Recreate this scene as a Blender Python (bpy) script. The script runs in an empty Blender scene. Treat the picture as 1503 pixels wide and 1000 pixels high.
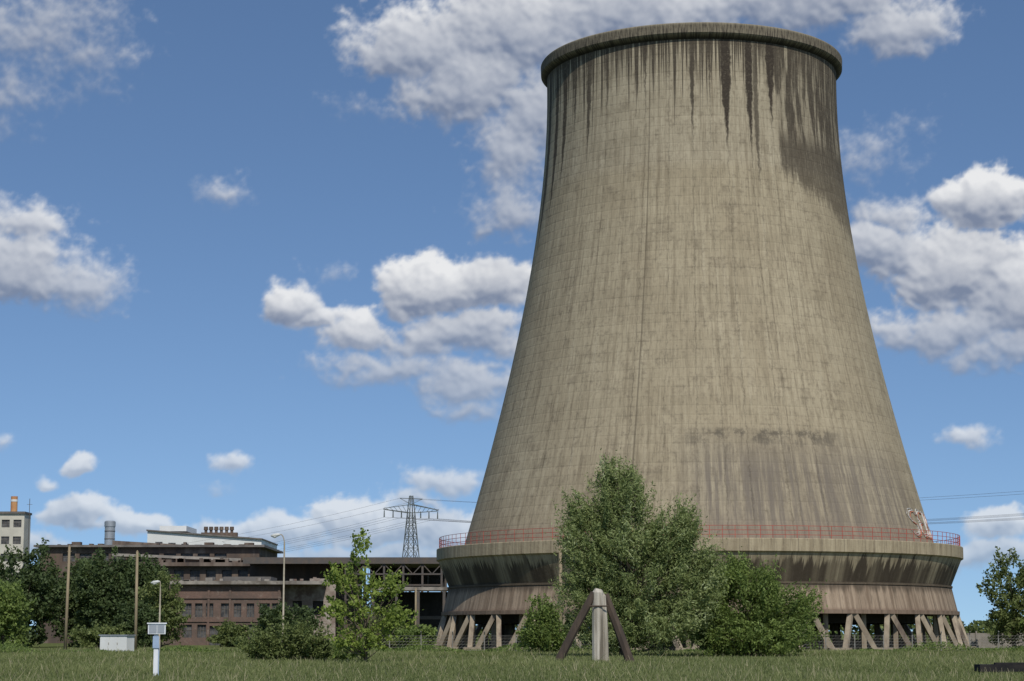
import bpy, math, random
import numpy as np
from mathutils import Vector, Matrix
random.seed(7); rng=np.random.default_rng(7)
scene=bpy.context.scene
R=math.radians
# ------------------------------------------------------------------ node helpers
def setin(nt,sock,val):
    if isinstance(val,bpy.types.NodeSocket): nt.links.new(val,sock)
    elif isinstance(val,(tuple,list)):
        if len(val)==3 and sock.type=='RGBA': val=(*val,1)
        sock.default_value=val
    else: sock.default_value=val
def M(nt,op,*a,clamp=False):
    n=nt.nodes.new('ShaderNodeMath'); n.operation=op; n.use_clamp=clamp
    for i,x in enumerate(a): setin(nt,n.inputs[i],x)
    return n.outputs[0]
def VM(nt,op,*a):
    n=nt.nodes.new('ShaderNodeVectorMath'); n.operation=op
    for i,x in enumerate(a): setin(nt,n.inputs[i],x)
    return n.outputs['Value'] if op=='LENGTH' else n.outputs[0]
def MIX(nt,f,a,b,blend='MIX'):
    n=nt.nodes.new('ShaderNodeMix'); n.data_type='RGBA'; n.blend_type=blend; n.clamp_factor=True
    setin(nt,n.inputs[0],f); setin(nt,n.inputs[6],a); setin(nt,n.inputs[7],b)
    return n.outputs[2]
def NO(nt,vec,scale=1,detail=3,rough=.5,dist=0,out='Fac'):
    n=nt.nodes.new('ShaderNodeTexNoise')
    if vec is not None: nt.links.new(vec,n.inputs['Vector'])
    n.inputs['Scale'].default_value=scale; n.inputs['Detail'].default_value=detail
    n.inputs['Roughness'].default_value=rough; n.inputs['Distortion'].default_value=dist
    return n.outputs[out]
def SS(nt,x,a,b,lo=0.,hi=1.):
    n=nt.nodes.new('ShaderNodeMapRange'); n.interpolation_type='SMOOTHSTEP'
    setin(nt,n.inputs[0],x); setin(nt,n.inputs[1],a); setin(nt,n.inputs[2],b)
    n.inputs[3].default_value=lo; n.inputs[4].default_value=hi
    return n.outputs[0]
def XYZ(nt,x,y,z=0.):
    n=nt.nodes.new('ShaderNodeCombineXYZ')
    for i,v in enumerate((x,y,z)): setin(nt,n.inputs[i],v)
    return n.outputs[0]
def SEP(nt,v):
    n=nt.nodes.new('ShaderNodeSeparateXYZ'); nt.links.new(v,n.inputs[0]); return n.outputs
def newmat(name):
    m=bpy.data.materials.new(name); m.use_nodes=True; nt=m.node_tree; nt.nodes.clear()
    o=nt.nodes.new('ShaderNodeOutputMaterial'); p=nt.nodes.new('ShaderNodeBsdfPrincipled')
    nt.links.new(p.outputs[0],o.inputs[0]); p.inputs['Specular IOR Level'].default_value=.25
    return m,nt,p,o
def bump(nt,p,h,strength=.3,dist=.1):
    b=nt.nodes.new('ShaderNodeBump'); b.inputs['Strength'].default_value=strength; b.inputs['Distance'].default_value=dist
    nt.links.new(h,b.inputs['Height']); nt.links.new(b.outputs[0],p.inputs['Normal'])
def mat(name,c1,c2,scale=.5,rough=.85,streak=1.,bs=.3,bd=.05,c3=None,metal=0.):
    m,nt,p,o=newmat(name)
    tc=nt.nodes.new('ShaderNodeTexCoord'); v=VM(nt,'MULTIPLY',tc.outputs['Object'],(1,1,streak))
    n=NO(nt,v,scale,5,.6); f=SS(nt,n,.35,.65)
    col=MIX(nt,f,c1,c2)
    if c3:
        n3=NO(nt,v,scale*.37,4,.65); col=MIX(nt,SS(nt,n3,.52,.66),col,c3)
    setin(nt,p.inputs['Base Color'],col); p.inputs['Roughness'].default_value=rough; p.inputs['Metallic'].default_value=metal
    return m
# ------------------------------------------------------------------ mesh builder
class B:
    def __init__(s): s.v=[];s.f=[];s.m=[]
    def quad(s,a,b,c,d,mi=0):
        i=len(s.v); s.v+= [tuple(a),tuple(b),tuple(c),tuple(d)]; s.f.append((i,i+1,i+2,i+3)); s.m.append(mi)
    def box(s,x0,x1,y0,y1,z0,z1,mi=0,rot=0,slope=0.):
        cx,cy=(x0+x1)/2,(y0+y1)/2; c,sn=math.cos(rot),math.sin(rot); i=len(s.v)
        for z in (0,1):
            for (x,y) in ((x0,y0),(x1,y0),(x1,y1),(x0,y1)):
                dx,dy=x-cx,y-cy; zz=(z0,z1)[z]+ (slope*(x-x0) )
                s.v.append((cx+dx*c-dy*sn,cy+dx*sn+dy*c,zz))
        for f in ((0,3,2,1),(4,5,6,7),(0,1,5,4),(1,2,6,5),(2,3,7,6),(3,0,4,7)):
            s.f.append(tuple(i+k for k in f)); s.m.append(mi)
    def tube(s,pts,rad,n=6,mi=0,cap=True):
        pts=[Vector((float(p[0]),float(p[1]),float(p[2]))) for p in pts]
        if not hasattr(rad,'__len__'): rad=[rad]*len(pts)
        i0=len(s.v); ref=None
        for k,p in enumerate(pts):
            t=(pts[min(k+1,len(pts)-1)]-pts[max(k-1,0)]).normalized()
            if ref is None or abs(ref.dot(t))>.95: ref=Vector((0,0,1)) if abs(t.z)<.9 else Vector((1,0,0))
            a=t.cross(ref).normalized(); b=t.cross(a); rk=float(rad[k])
            for j in range(n):
                th=2*math.pi*(j+.5)/n
                s.v.append(tuple(p+(a*math.cos(th)+b*math.sin(th))*rk))
        for k in range(len(pts)-1):
            for j in range(n):
                s.f.append((i0+k*n+j,i0+k*n+(j+1)%n,i0+(k+1)*n+(j+1)%n,i0+(k+1)*n+j)); s.m.append(mi)
        if cap:
            s.f.append(tuple(i0+j for j in range(n))[::-1]); s.m.append(mi)
            s.f.append(tuple(i0+(len(pts)-1)*n+j for j in range(n))); s.m.append(mi)
    def facade(s,x0,x1,y,z0,z1,ops,mi=0,mg=1,dep=.25,mull=None):
        xs=sorted(set([x0,x1]+[o[0] for o in ops]+[o[1] for o in ops])); zs=sorted(set([z0,z1]+[o[2] for o in ops]+[o[3] for o in ops]))
        for i in range(len(xs)-1):
            for j in range(len(zs)-1):
                cx,cz=(xs[i]+xs[i+1])/2,(zs[j]+zs[j+1])/2
                if any(o[0]<cx<o[1] and o[2]<cz<o[3] for o in ops): continue
                s.quad((xs[i],y,zs[j]),(xs[i+1],y,zs[j]),(xs[i+1],y,zs[j+1]),(xs[i],y,zs[j+1]),mi)
        for a,b,c,d in ops:
            Y=y+dep
            s.quad((a,Y,c),(b,Y,c),(b,Y,d),(a,Y,d),mg)
            s.quad((a,y,c),(a,Y,c),(a,Y,d),(a,y,d),mi); s.quad((b,Y,c),(b,y,c),(b,y,d),(b,Y,d),mi)
            s.quad((a,y,c),(b,y,c),(b,Y,c),(a,Y,c),mi); s.quad((a,Y,d),(b,Y,d),(b,y,d),(a,y,d),mi)
            if mull is not None:
                for t in (1/3,2/3):
                    xm=a+(b-a)*t; s.box(xm-.03,xm+.03,Y-.06,Y-.01,c,d,mull)
                s.box(a,b,Y-.065,Y-.012,c+(d-c)*.55,c+(d-c)*.55+.06,mull)
    def build(s,name,mats,parent=None,smooth=False):
        me=bpy.data.meshes.new(name); me.from_pydata(s.v,[],s.f)
        for m in mats: me.materials.append(m)
        me.polygons.foreach_set('material_index',s.m)
        if smooth: me.polygons.foreach_set('use_smooth',[True]*len(s.f))
        me.update(); ob=bpy.data.objects.new(name,me); scene.collection.objects.link(ob)
        if parent: ob.parent=parent
        return ob
def empty(name,loc=(0,0,0)):
    e=bpy.data.objects.new(name,None); scene.collection.objects.link(e); e.location=loc; return e
def quadmesh(name,V,Q,mi,attrs,mats,smooth=False):
    me=bpy.data.meshes.new(name); nv=len(V); nq=len(Q)
    me.vertices.add(nv); me.vertices.foreach_set('co',np.asarray(V,dtype=np.float32).ravel())
    me.loops.add(nq*4); me.loops.foreach_set('vertex_index',np.asarray(Q,dtype=np.int32).ravel())
    me.polygons.add(nq); me.polygons.foreach_set('loop_start',np.arange(0,nq*4,4,dtype=np.int32))
    try: me.polygons.foreach_set('loop_total',np.full(nq,4,dtype=np.int32))
    except Exception: pass
    for m in mats: me.materials.append(m)
    me.polygons.foreach_set('material_index',np.asarray(mi,dtype=np.int32))
    if not isinstance(attrs,dict): attrs={'tint':attrs}
    for k,val in attrs.items():
        at=me.attributes.new(k,'FLOAT','POINT'); at.data.foreach_set('value',np.asarray(val,dtype=np.float32))
    me.update(calc_edges=True)
    ob=bpy.data.objects.new(name,me); scene.collection.objects.link(ob); return ob
# ------------------------------------------------------------------ sun + world
SA,SE=R(14),R(48)
sund=Vector((math.sin(SA)*math.cos(SE),-math.cos(SA)*math.cos(SE),math.sin(SE)))
sl=bpy.data.lights.new('sun','SUN'); sl.energy=3.5; sl.angle=R(.5); sl.color=(1,.96,.89)
so=bpy.data.objects.new('sun',sl); scene.collection.objects.link(so); so.rotation_euler=(-sund).to_track_quat('-Z','Y').to_euler()
w=bpy.data.worlds.new('World'); scene.world=w; w.use_nodes=True; nt=w.node_tree; nt.nodes.clear()
wo=nt.nodes.new('ShaderNodeOutputWorld'); bg=nt.nodes.new('ShaderNodeBackground'); bg.inputs[1].default_value=.108
nt.links.new(bg.outputs[0],wo.inputs[0])
tc=nt.nodes.new('ShaderNodeTexCoord'); D=tc.outputs['Generated']
sky=nt.nodes.new('ShaderNodeTexSky'); sky.sky_type='NISHITA'; sky.sun_disc=False; sky.sun_elevation=SE; sky.sun_rotation=R(180)-SA
sky.air_density=1.0; sky.dust_density=.5; sky.ozone_density=2.2
dx=SEP(nt,D); zz=M(nt,'ADD',M(nt,'MULTIPLY',dx[2],1.4),.11)
nt.links.new(VM(nt,'NORMALIZE',XYZ(nt,dx[0],dx[1],zz)),sky.inputs[0])
skyc=MIX(nt,1.,sky.outputs[0],(.86,.96,1.05,1),'MULTIPLY')
nt.links.new(skyc,bg.inputs[0])
# ------------------------------------------------------------------ clouds: a far curved sheet 9 km away, fractal noise density, self-glowing, sun shading and haze painted in
class Perlin:
    def __init__(s,seed):
        r=np.random.default_rng(seed); s.p=r.permutation(512); s.p=np.concatenate([s.p,s.p,s.p]); a=r.random(512)*2*np.pi; s.g=np.stack([np.cos(a),np.sin(a)],1)
    def __call__(s,x,y):
        xi=np.floor(x).astype(int); yi=np.floor(y).astype(int); xf=x-xi; yf=y-yi; xi&=511; yi&=511
        u=xf*xf*xf*(xf*(xf*6-15)+10); v=yf*yf*yf*(yf*(yf*6-15)+10)
        def gr(ax,ay,fx,fy):
            h=s.p[(s.p[ax&511]+ay)&1023]&511; G=s.g[h]; return G[...,0]*fx+G[...,1]*fy
        a=gr(xi,yi,xf,yf);b=gr(xi+1,yi,xf-1,yf);c=gr(xi,yi+1,xf,yf-1);d=gr(xi+1,yi+1,xf-1,yf-1)
        return (a*(1-u)+b*u)*(1-v)+(c*(1-u)+d*u)*v
def fbm(p,x,y,oc,ro=.5,bil=False):
    t=0;a=1;n=0
    for o in range(oc):
        q=p(x*2**o+o*17.3,y*2**o+o*9.1); t=t+a*((.35-np.abs(q)*1.6) if bil else q); n+=a; a*=ro
    return t/n
# bearing, elevation, half-width, half-height (units of 1/2970 rad), density, softness
clouds=[(-700,850,160,120,.8,1.),(-640,925,110,50,.8,.8),(-740,760,90,80,.6,1.),
(-150,850,115,75,1.1,.5),(-80,800,110,95,1.2,.5),(10,880,170,85,1.3,.4),(160,905,210,80,1.3,.4),(420,915,240,70,1.2,.5),(580,865,110,50,1.,.6),(0,700,80,90,1.,.7),(-5,620,80,60,.9,.8),(-240,765,60,22,.4,1.),(40,760,90,80,1.1,.6),
(-427,638,44,32,.6,1.),(-268,532,42,22,.3,1.),
(-725,520,100,75,1.2,.5),(-640,500,95,60,.9,.8),(-700,590,80,35,.8,.6),(-600,480,50,30,.5,1.),
(-330,480,46,40,1.2,.3),(-300,455,36,22,1.,.5),(-232,432,75,42,1.2,.3),(-110,500,100,50,1.4,.2),(-30,505,90,52,1.4,.2),(-170,380,150,36,1.,.9),(-60,355,120,42,1.1,.7),(-80,430,140,45,1.1,.5),(-60,325,90,22,.8,.9),
(545,550,75,48,1.2,.4),(690,615,85,48,1.4,.2),(650,510,115,70,1.4,.2),(735,470,100,90,1.4,.3),(630,430,140,42,1.1,.6),(710,400,110,40,1.,.8),(520,680,70,60,.5,1.),(560,730,60,30,.3,1.),(570,600,60,40,.9,.6),
(-620,230,34,19,1.1,.4),(-676,212,24,14,.8,.6),(-412,240,34,20,.9,.6),(-420,210,30,10,.5,1.),(664,268,44,20,.8,.6),(-100,217,90,24,.9,.6),(-130,190,60,18,.8,.6),(-740,268,30,14,.5,.8),(-270,530,30,16,.3,1.),
(-620,165,80,26,1.2,.3),(-540,152,70,26,1.1,.3),(-240,168,70,38,1.3,.2),(-180,145,110,40,1.2,.3),(-330,140,110,34,1.1,.4),(-430,135,80,26,1.,.4),(-90,150,90,42,1.1,.3),(700,155,65,34,1.2,.3),(690,110,120,30,.9,.5),(-700,120,90,22,.9,.5),(-200,110,260,22,.9,.7),
(1050,600,160,80,1.2,.4),(1200,300,140,60,1.1,.4),(950,250,110,40,1.,.4),(-1000,650,150,90,1.2,.4),(-1150,350,150,60,1.1,.4),(-950,200,120,40,1.,.4),(1000,880,160,80,1.1,.5)]
st=2.0; az=np.arange(-1350,1350,st); el=np.arange(5,1010,st); A,E_=np.meshgrid(az,el)
p1,p2,p3=Perlin(3),Perlin(11),Perlin(23)
wx=fbm(p1,A/110,E_/110,4)*66; wy=fbm(p2,A/110+40,E_/110,4)*46
Aw,Ew=A+wx,E_+wy
F=np.full(A.shape,-1.); SO=np.zeros(A.shape); RH=np.zeros(A.shape)
for a,e,rx,ry,wt,sf in clouds:
    rx*=1.08; ry*=1.14
    dy=(Ew-e)/ry; rh=np.clip(dy,-1.2,1.2); dy=np.where(dy<0,dy*1.3,dy)
    f=wt*(1-np.sqrt(((Aw-a)/rx)**2+dy**2)); k=.12; h=np.clip(.5+.5*(f-F)/k,0,1); SO=np.where(f>F,sf,SO); RH=RH*(1-h)+rh*h; F=F*(1-h)+f*h+k*h*(1-h)
def blur(Z,n):
    c=np.pad(Z,((n,n),(n,n)),'edge'); c=np.cumsum(c,0); c=(c[2*n:]-c[:-2*n])/(2*n); c=np.cumsum(c,1); return (c[:,2*n:]-c[:,:-2*n])/(2*n)
SO=blur(SO,14); RH=blur(RH,9)
b1=fbm(p3,A/62,E_/52,6,.55,True); b2=fbm(p1,A/34+9,E_/30,6,.6)
low=np.clip(1-E_/420,0,1)
Fn=F+.66*b1*(1-.35*SO)+.60*b2*(.6+.7*SO)+.10*fbm(p2,A/9,E_/9,3,.6)
wdt_=.20+.68*SO
d=np.clip((Fn-.06)/wdt_,0,1); dens=d*d*(3-2*d)
body=np.clip(Fn-.06,0,1.3)
acc=np.zeros_like(body); T=np.clip(body,0,.7)
for k in range(1,15):
    sy,sx=int(3.4*k),int(1.0*k)
    acc+=np.pad(T,((0,sy),(0,sx)),'constant')[sy:,sx:]
acc*=.22
up=np.exp(-acc*1.5)
hgt=blur(np.sqrt(np.clip(body+.0,0,1.1)),2)*34
gy,gx=np.gradient(hgt,st); nl=(-gx*.35-gy*.75+.55)/np.sqrt(gx*gx+gy*gy+1)
lit=.46*up+.40*np.clip(nl,0,1.1)+.14+.30*RH+.30*b2
lit=(lit-.10)*1.28
lit=lit*(1-.42*SO)+.10*SO
edge=np.clip(1-(Fn-.06)/.35,0,1); lit=lit+.16*edge*(1-SO)
lit=np.clip(lit,0,1)
alpha=dens*(1-.32*SO)*(1-.22*low)
r_=9000.
ca,sa=np.cos(E_/2970),np.sin(E_/2970)
V=np.stack([r_*np.sin(A/2970)*ca,r_*np.cos(A/2970)*ca,r_*sa],-1).reshape(-1,3)
nr,nc=A.shape; idx=np.arange(nr*nc).reshape(nr,nc); Q=np.stack([idx[:-1,:-1],idx[:-1,1:],idx[1:,1:],idx[1:,:-1]],-1).reshape(-1,4)
am=np.maximum.reduce([alpha[:-1,:-1],alpha[:-1,1:],alpha[1:,1:],alpha[1:,:-1]]).ravel()>.004
Q=Q[am]; used=np.zeros(nr*nc,bool); used[Q.ravel()]=True; rem=np.cumsum(used)-1
m=bpy.data.materials.new('cloud_shaded_emission'); m.use_nodes=True; nt=m.node_tree; nt.nodes.clear()
o=nt.nodes.new('ShaderNodeOutputMaterial'); em=nt.nodes.new('ShaderNodeEmission'); tr=nt.nodes.new('ShaderNodeBsdfTransparent'); mx=nt.nodes.new('ShaderNodeMixShader')
def AT(nt,n): a=nt.nodes.new('ShaderNodeAttribute'); a.attribute_name=n; return a.outputs['Fac']
cc=MIX(nt,AT(nt,'lit'),(.20,.24,.335),(.86,.86,.86)); cc=MIX(nt,AT(nt,'haze'),cc,(.50,.60,.72)); nt.links.new(cc,em.inputs[0])
nt.links.new(AT(nt,'cover'),mx.inputs[0]); nt.links.new(tr.outputs[0],mx.inputs[1]); nt.links.new(em.outputs[0],mx.inputs[2]); nt.links.new(mx.outputs[0],o.inputs[0])
try: m.cycles.emission_sampling='NONE'
except Exception: pass
quadmesh('sky_clouds',V[used],rem[Q],np.zeros(len(Q)),{'lit':lit.ravel()[used],'cover':alpha.ravel()[used],'haze':(low*.45).ravel()[used]},[m])
# ------------------------------------------------------------------ camera
cam=bpy.data.cameras.new('camera'); cam.lens=71.14; cam.sensor_width=36; cam.clip_end=20000
co=bpy.data.objects.new('camera',cam); scene.collection.objects.link(co); co.location=(0,0,1.7); co.rotation_euler=(R(98.24),0,0); scene.camera=co
scene.view_settings.view_transform='Standard'; scene.view_settings.look='None'; scene.view_settings.exposure=0
# ------------------------------------------------------------------ cooling tower materials
def tower_mat(name,part):
    m,nt,p,o=newmat(name); uv=nt.nodes.new('ShaderNodeUVMap').outputs[0]; s=SEP(nt,uv); phi,z=s[0],s[1]
    obj=nt.nodes.new('ShaderNodeTexCoord').outputs['Object']
    arc=M(nt,'MULTIPLY',phi,.36)
    big=NO(nt,XYZ(nt,M(nt,'MULTIPLY',arc,.12),M(nt,'MULTIPLY',z,.09)),1,3,.6)
    streak=NO(nt,XYZ(nt,M(nt,'MULTIPLY',arc,2.0),M(nt,'MULTIPLY',z,.09)),1,6,.7)
    streak2=NO(nt,XYZ(nt,M(nt,'MULTIPLY',arc,4.5),M(nt,'MULTIPLY',z,.5),5.),1,4,.7)
    grain=NO(nt,obj,2.2,5,.75)
    if part=='shell':
        blot=NO(nt,obj,.55,5,.7)
        c=MIX(nt,SS(nt,big,.3,.7),(.345,.285,.19),(.41,.345,.235))
        c=MIX(nt,SS(nt,z,48.5,50.5,0,.45),c,(.39,.34,.25))
        c=MIX(nt,SS(nt,streak,.46,.68,0,.62),c,(.195,.155,.102))
        c=MIX(nt,SS(nt,streak2,.45,.75,0,.7),c,(.16,.13,.087))
        c=MIX(nt,SS(nt,streak,.32,.45,.32,0.),c,(.50,.435,.315))
        c=MIX(nt,SS(nt,blot,.50,.72,0,.5),c,(.18,.145,.10))
        fx=M(nt,'FRACT',M(nt,'DIVIDE',phi,3.)); fz=M(nt,'FRACT',M(nt,'DIVIDE',z,.96))
        wn=nt.nodes.new('ShaderNodeTexWhiteNoise'); wn.noise_dimensions='2D'
        nt.links.new(XYZ(nt,M(nt,'FLOOR',M(nt,'DIVIDE',phi,3.)),M(nt,'FLOOR',M(nt,'DIVIDE',z,.96))),wn.inputs[0])
        c=MIX(nt,M(nt,'MULTIPLY',wn.outputs[0],.08),c,(.15,.125,.08))
        wr=nt.nodes.new('ShaderNodeTexWhiteNoise'); wr.noise_dimensions='1D'
        nt.links.new(M(nt,'FLOOR',M(nt,'DIVIDE',z,.96)),wr.inputs['W'])
        c=MIX(nt,M(nt,'MULTIPLY',wr.outputs[0],.15),c,(.15,.125,.08))
        lx=SS(nt,M(nt,'ABSOLUTE',M(nt,'SUBTRACT',fx,.5)),.38,.50); lz=SS(nt,M(nt,'ABSOLUTE',M(nt,'SUBTRACT',fz,.5)),.36,.49)
        ln=M(nt,'MAXIMUM',M(nt,'MULTIPLY',lx,.28),M(nt,'MULTIPLY',lz,.85))
        br=M(nt,'MULTIPLY',SS(nt,blot,.40,.64,.1,1.),SS(nt,streak2,.3,.62,.05,1.))
        c=MIX(nt,M(nt,'MULTIPLY',M(nt,'MULTIPLY',ln,br),.38),c,(.12,.10,.07))
        sm=SS(nt,M(nt,'ABSOLUTE',M(nt,'ADD',phi,15.4)),.32,.12)
        c=MIX(nt,M(nt,'MULTIPLY',sm,.6),c,(.10,.08,.055))
        ph=M(nt,'ADD',phi,M(nt,'MULTIPLY',M(nt,'SUBTRACT',big,.5),14))
        wnd=M(nt,'MULTIPLY',SS(nt,ph,-8,6),SS(nt,ph,48,30))
        zj=M(nt,'ADD',z,M(nt,'MULTIPLY',M(nt,'SUBTRACT',streak2,.5),3.2))
        bandm=M(nt,'MULTIPLY',SS(nt,zj,19.2,20.9),SS(nt,z,21.9,21.4))
        c=MIX(nt,M(nt,'MULTIPLY',M(nt,'MULTIPLY',bandm,wnd),SS(nt,NO(nt,obj,.7,5,.75),.42,.60,.08,.85)),c,(.10,.085,.065))
        wnd2=M(nt,'MULTIPLY',SS(nt,ph,-8,6),SS(nt,ph,75,50))
        lowm=M(nt,'MULTIPLY',wnd2,SS(nt,M(nt,'ADD',z,M(nt,'MULTIPLY',streak,7)),26,21))
        c=MIX(nt,M(nt,'MULTIPLY',lowm,SS(nt,streak,.36,.62,.18,.85)),c,(.16,.135,.11))
        c=MIX(nt,M(nt,'MULTIPLY',SS(nt,M(nt,'ADD',z,M(nt,'MULTIPLY',streak,3)),14.6,12.8),.55),c,(.20,.155,.12))
        wob=M(nt,'MULTIPLY',M(nt,'SUBTRACT',NO(nt,XYZ(nt,arc,M(nt,'MULTIPLY',z,.6)),1.3,4,.7),.5),2.4)
        pw=M(nt,'ADD',phi,wob); S=None
        for p0,hw,ze,st in ((13.,2.0,51.5,1),(22,1.5,51,1),(.5,1.,52.,.9),(-17,.9,56.5,.95),(-33,1.,55,.8),(-42,1.2,51,.85),(-50,1.2,54,.85),(-57,1.4,49,.9),(-64,1.5,46,.9),(-73,2.,42,.85),(24.5,1.,47,.75),(7,.8,56,.9),(31,2.0,54,1.),(-8,.7,58,.8)):
            hwz=M(nt,'MULTIPLY',M(nt,'DIVIDE',M(nt,'SUBTRACT',z,ze),7.,clamp=True),hw)
            q=SS(nt,M(nt,'SUBTRACT',M(nt,'ABSOLUTE',M(nt,'SUBTRACT',pw,p0)),hwz),.35,-.45,0,st)
            S=q if S is None else M(nt,'MAXIMUM',S,q)
        nl=NO(nt,XYZ(nt,M(nt,'MULTIPLY',arc,1.7),0.,3.),1,5,.75)
        le=M(nt,'MULTIPLY',M(nt,'MAXIMUM',M(nt,'SUBTRACT',nl,.46),0.),54)
        fr=M(nt,'ADD',M(nt,'SUBTRACT',M(nt,'SUBTRACT',62.2,le),z),M(nt,'MULTIPLY',grain,1.2))
        S=M(nt,'MAXIMUM',S,SS(nt,fr,.6,-1.2,0,.9))
        e1=M(nt,'ADD',M(nt,'ADD',phi,M(nt,'MULTIPLY',wob,.6)),M(nt,'MULTIPLY',M(nt,'SUBTRACT',streak2,.5),3))
        zb=M(nt,'MULTIPLY_ADD',M(nt,'SUBTRACT',phi,35.),-.13,48.8)
        zn=M(nt,'ADD',M(nt,'ADD',z,M(nt,'MULTIPLY',M(nt,'SUBTRACT',grain,.5),2.)),M(nt,'MULTIPLY',M(nt,'SUBTRACT',streak,.5),6.))
        pat=M(nt,'MULTIPLY',SS(nt,e1,32.5,34.5),SS(nt,M(nt,'SUBTRACT',zn,zb),-.9,1.3))
        hn=NO(nt,XYZ(nt,M(nt,'MULTIPLY',arc,1.0),M(nt,'MULTIPLY',z,.10),2.),1,5,.65)
        holes=M(nt,'MULTIPLY',SS(nt,z,51.5,54.5),SS(nt,hn,.53,.43,0,.75))
        pat=M(nt,'MULTIPLY',pat,M(nt,'SUBTRACT',1.,holes))
        S=M(nt,'MAXIMUM',S,M(nt,'MULTIPLY',M(nt,'MULTIPLY',pat,SS(nt,z,42.,56,.55,.9)),SS(nt,streak2,.3,.5,.75,1.)))
        S=M(nt,'MULTIPLY',S,SS(nt,grain,.25,.5,.72,1))
        c=MIX(nt,S,c,(.044,.035,.027))
        c=MIX(nt,SS(nt,grain,.48,.75,0,.5),c,(.16,.13,.09))
        h=M(nt,'SUBTRACT',M(nt,'MULTIPLY',grain,.5),M(nt,'MULTIPLY',ln,.25)); bump(nt,p,h,.6,.07)
    elif part=='rim':
        c=MIX(nt,SS(nt,streak2,.4,.62),(.20,.17,.12),(.06,.05,.04))
        c=MIX(nt,SS(nt,z,63.4,63.0,0,.85),c,(.02,.017,.014)); c=MIX(nt,SS(nt,z,64.2,64.5,0,.5),c,(.28,.24,.17)); bump(nt,p,grain,.5,.1)
    else:
        c=MIX(nt,SS(nt,streak,.35,.65),(.41,.34,.225),(.25,.20,.13))
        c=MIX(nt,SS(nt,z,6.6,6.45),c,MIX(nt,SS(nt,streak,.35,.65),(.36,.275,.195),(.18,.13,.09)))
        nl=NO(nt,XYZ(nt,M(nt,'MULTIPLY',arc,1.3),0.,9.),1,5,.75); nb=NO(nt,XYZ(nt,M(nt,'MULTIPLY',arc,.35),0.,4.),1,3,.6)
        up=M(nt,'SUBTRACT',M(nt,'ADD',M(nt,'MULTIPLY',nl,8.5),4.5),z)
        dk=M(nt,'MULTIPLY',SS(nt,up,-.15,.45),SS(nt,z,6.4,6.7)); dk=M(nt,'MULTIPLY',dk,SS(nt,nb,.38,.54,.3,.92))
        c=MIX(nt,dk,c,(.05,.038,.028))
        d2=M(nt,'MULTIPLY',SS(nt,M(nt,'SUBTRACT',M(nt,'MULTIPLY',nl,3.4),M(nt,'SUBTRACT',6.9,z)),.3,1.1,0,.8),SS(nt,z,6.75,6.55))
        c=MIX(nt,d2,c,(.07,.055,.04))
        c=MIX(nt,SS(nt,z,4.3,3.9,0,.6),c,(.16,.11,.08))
        c=MIX(nt,SS(nt,streak2,.5,.72,0,.6),c,(.12,.095,.07))
        bl=SS(nt,M(nt,'ABSOLUTE',M(nt,'SUBTRACT',M(nt,'FRACT',M(nt,'DIVIDE',phi,5.)),.5)),.46,.49,0,.35)
        c=MIX(nt,bl,c,(.07,.055,.04))
        bump(nt,p,grain,.5,.08)
    setin(nt,p.inputs['Base Color'],c); p.inputs['Roughness'].default_value=.92; p.inputs['Specular IOR Level'].default_value=.1
    return m
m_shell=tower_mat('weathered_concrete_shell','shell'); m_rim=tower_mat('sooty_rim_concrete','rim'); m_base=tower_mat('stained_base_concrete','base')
TX,TY=20.,220.; FA=math.atan2(-TY,-TX)
tower=empty('cooling_tower',(TX,TY,0))
def revolve(name,prof,mats,segs=288,parent=None,smooth=True):
    V=[];Q=[]
    for k,(r,z) in enumerate(prof):
        for j in range(segs+1):
            ph=-180+360*j/segs; a=FA+math.radians(ph)
            V.append((r*math.cos(a),r*math.sin(a),z))
    n=segs+1
    for k in range(len(prof)-1):
        for j in range(segs): Q.append((k*n+j,k*n+j+1,(k+1)*n+j+1,(k+1)*n+j))
    me=bpy.data.meshes.new(name); me.from_pydata(V,[],Q); 
    for m in mats: me.materials.append(m)
    uv=me.uv_layers.new(name='UVMap'); d=[]
    for q in Q:
        for i in q: d+= [-180+360*(i%n)/segs, prof[i//n][1]]
    uv.data.foreach_set('uv',d)
    if smooth: me.polygons.foreach_set('use_smooth',[True]*len(Q))
    me.update(); ob=bpy.data.objects.new(name,me); scene.collection.objects.link(ob); ob.parent=parent; return ob
zs=np.array([12.1,18.4,25.8,33.3,40.9,48.5,52.4,56.3,62.9]); rs=np.array([24.85,23.15,21.1,19.45,18.0,16.88,16.45,16.17,16.1])
pf=np.polyfit(zs,rs,4); rr=lambda z: float(np.polyval(pf,z))
prof=[(rr(z),z) for z in np.linspace(10.7,63.0,56)]
revolve('shell',prof,[m_shell],parent=tower)
for i,(a,b) in enumerate((((rr(63),62.95),(16.62,63.35)),((16.62,63.35),(16.75,63.5)),((16.75,63.5),(16.78,64.45)),((16.78,64.45),(16.7,64.56)),((16.7,64.56),(15.5,64.56)),((15.5,64.56),(15.5,62.)))):
    revolve('rim_face_%d'%i,[a,b],[m_rim],parent=tower)
revolve('inner_shell',[(15.5,62.3)]+[(rr(z)-.35,z) for z in np.linspace(61,4,30)],[m_base],parent=tower,segs=144)
base_prof=[(24.7,10.70),(28.1,10.66),(28.15,10.6),(28.15,9.45),(27.9,9.3),(26.8,6.62),(26.95,6.6),(26.95,6.42),(26.85,6.4),(27.4,4.0),(27.6,3.98),(27.6,3.6),(24.,3.62)]
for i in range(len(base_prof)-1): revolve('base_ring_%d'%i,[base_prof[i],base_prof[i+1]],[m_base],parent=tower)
m_leg=mat('leg_concrete',(.34,.28,.20),(.22,.175,.125),1.2,.9,.4,c3=(.12,.09,.07))
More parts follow.
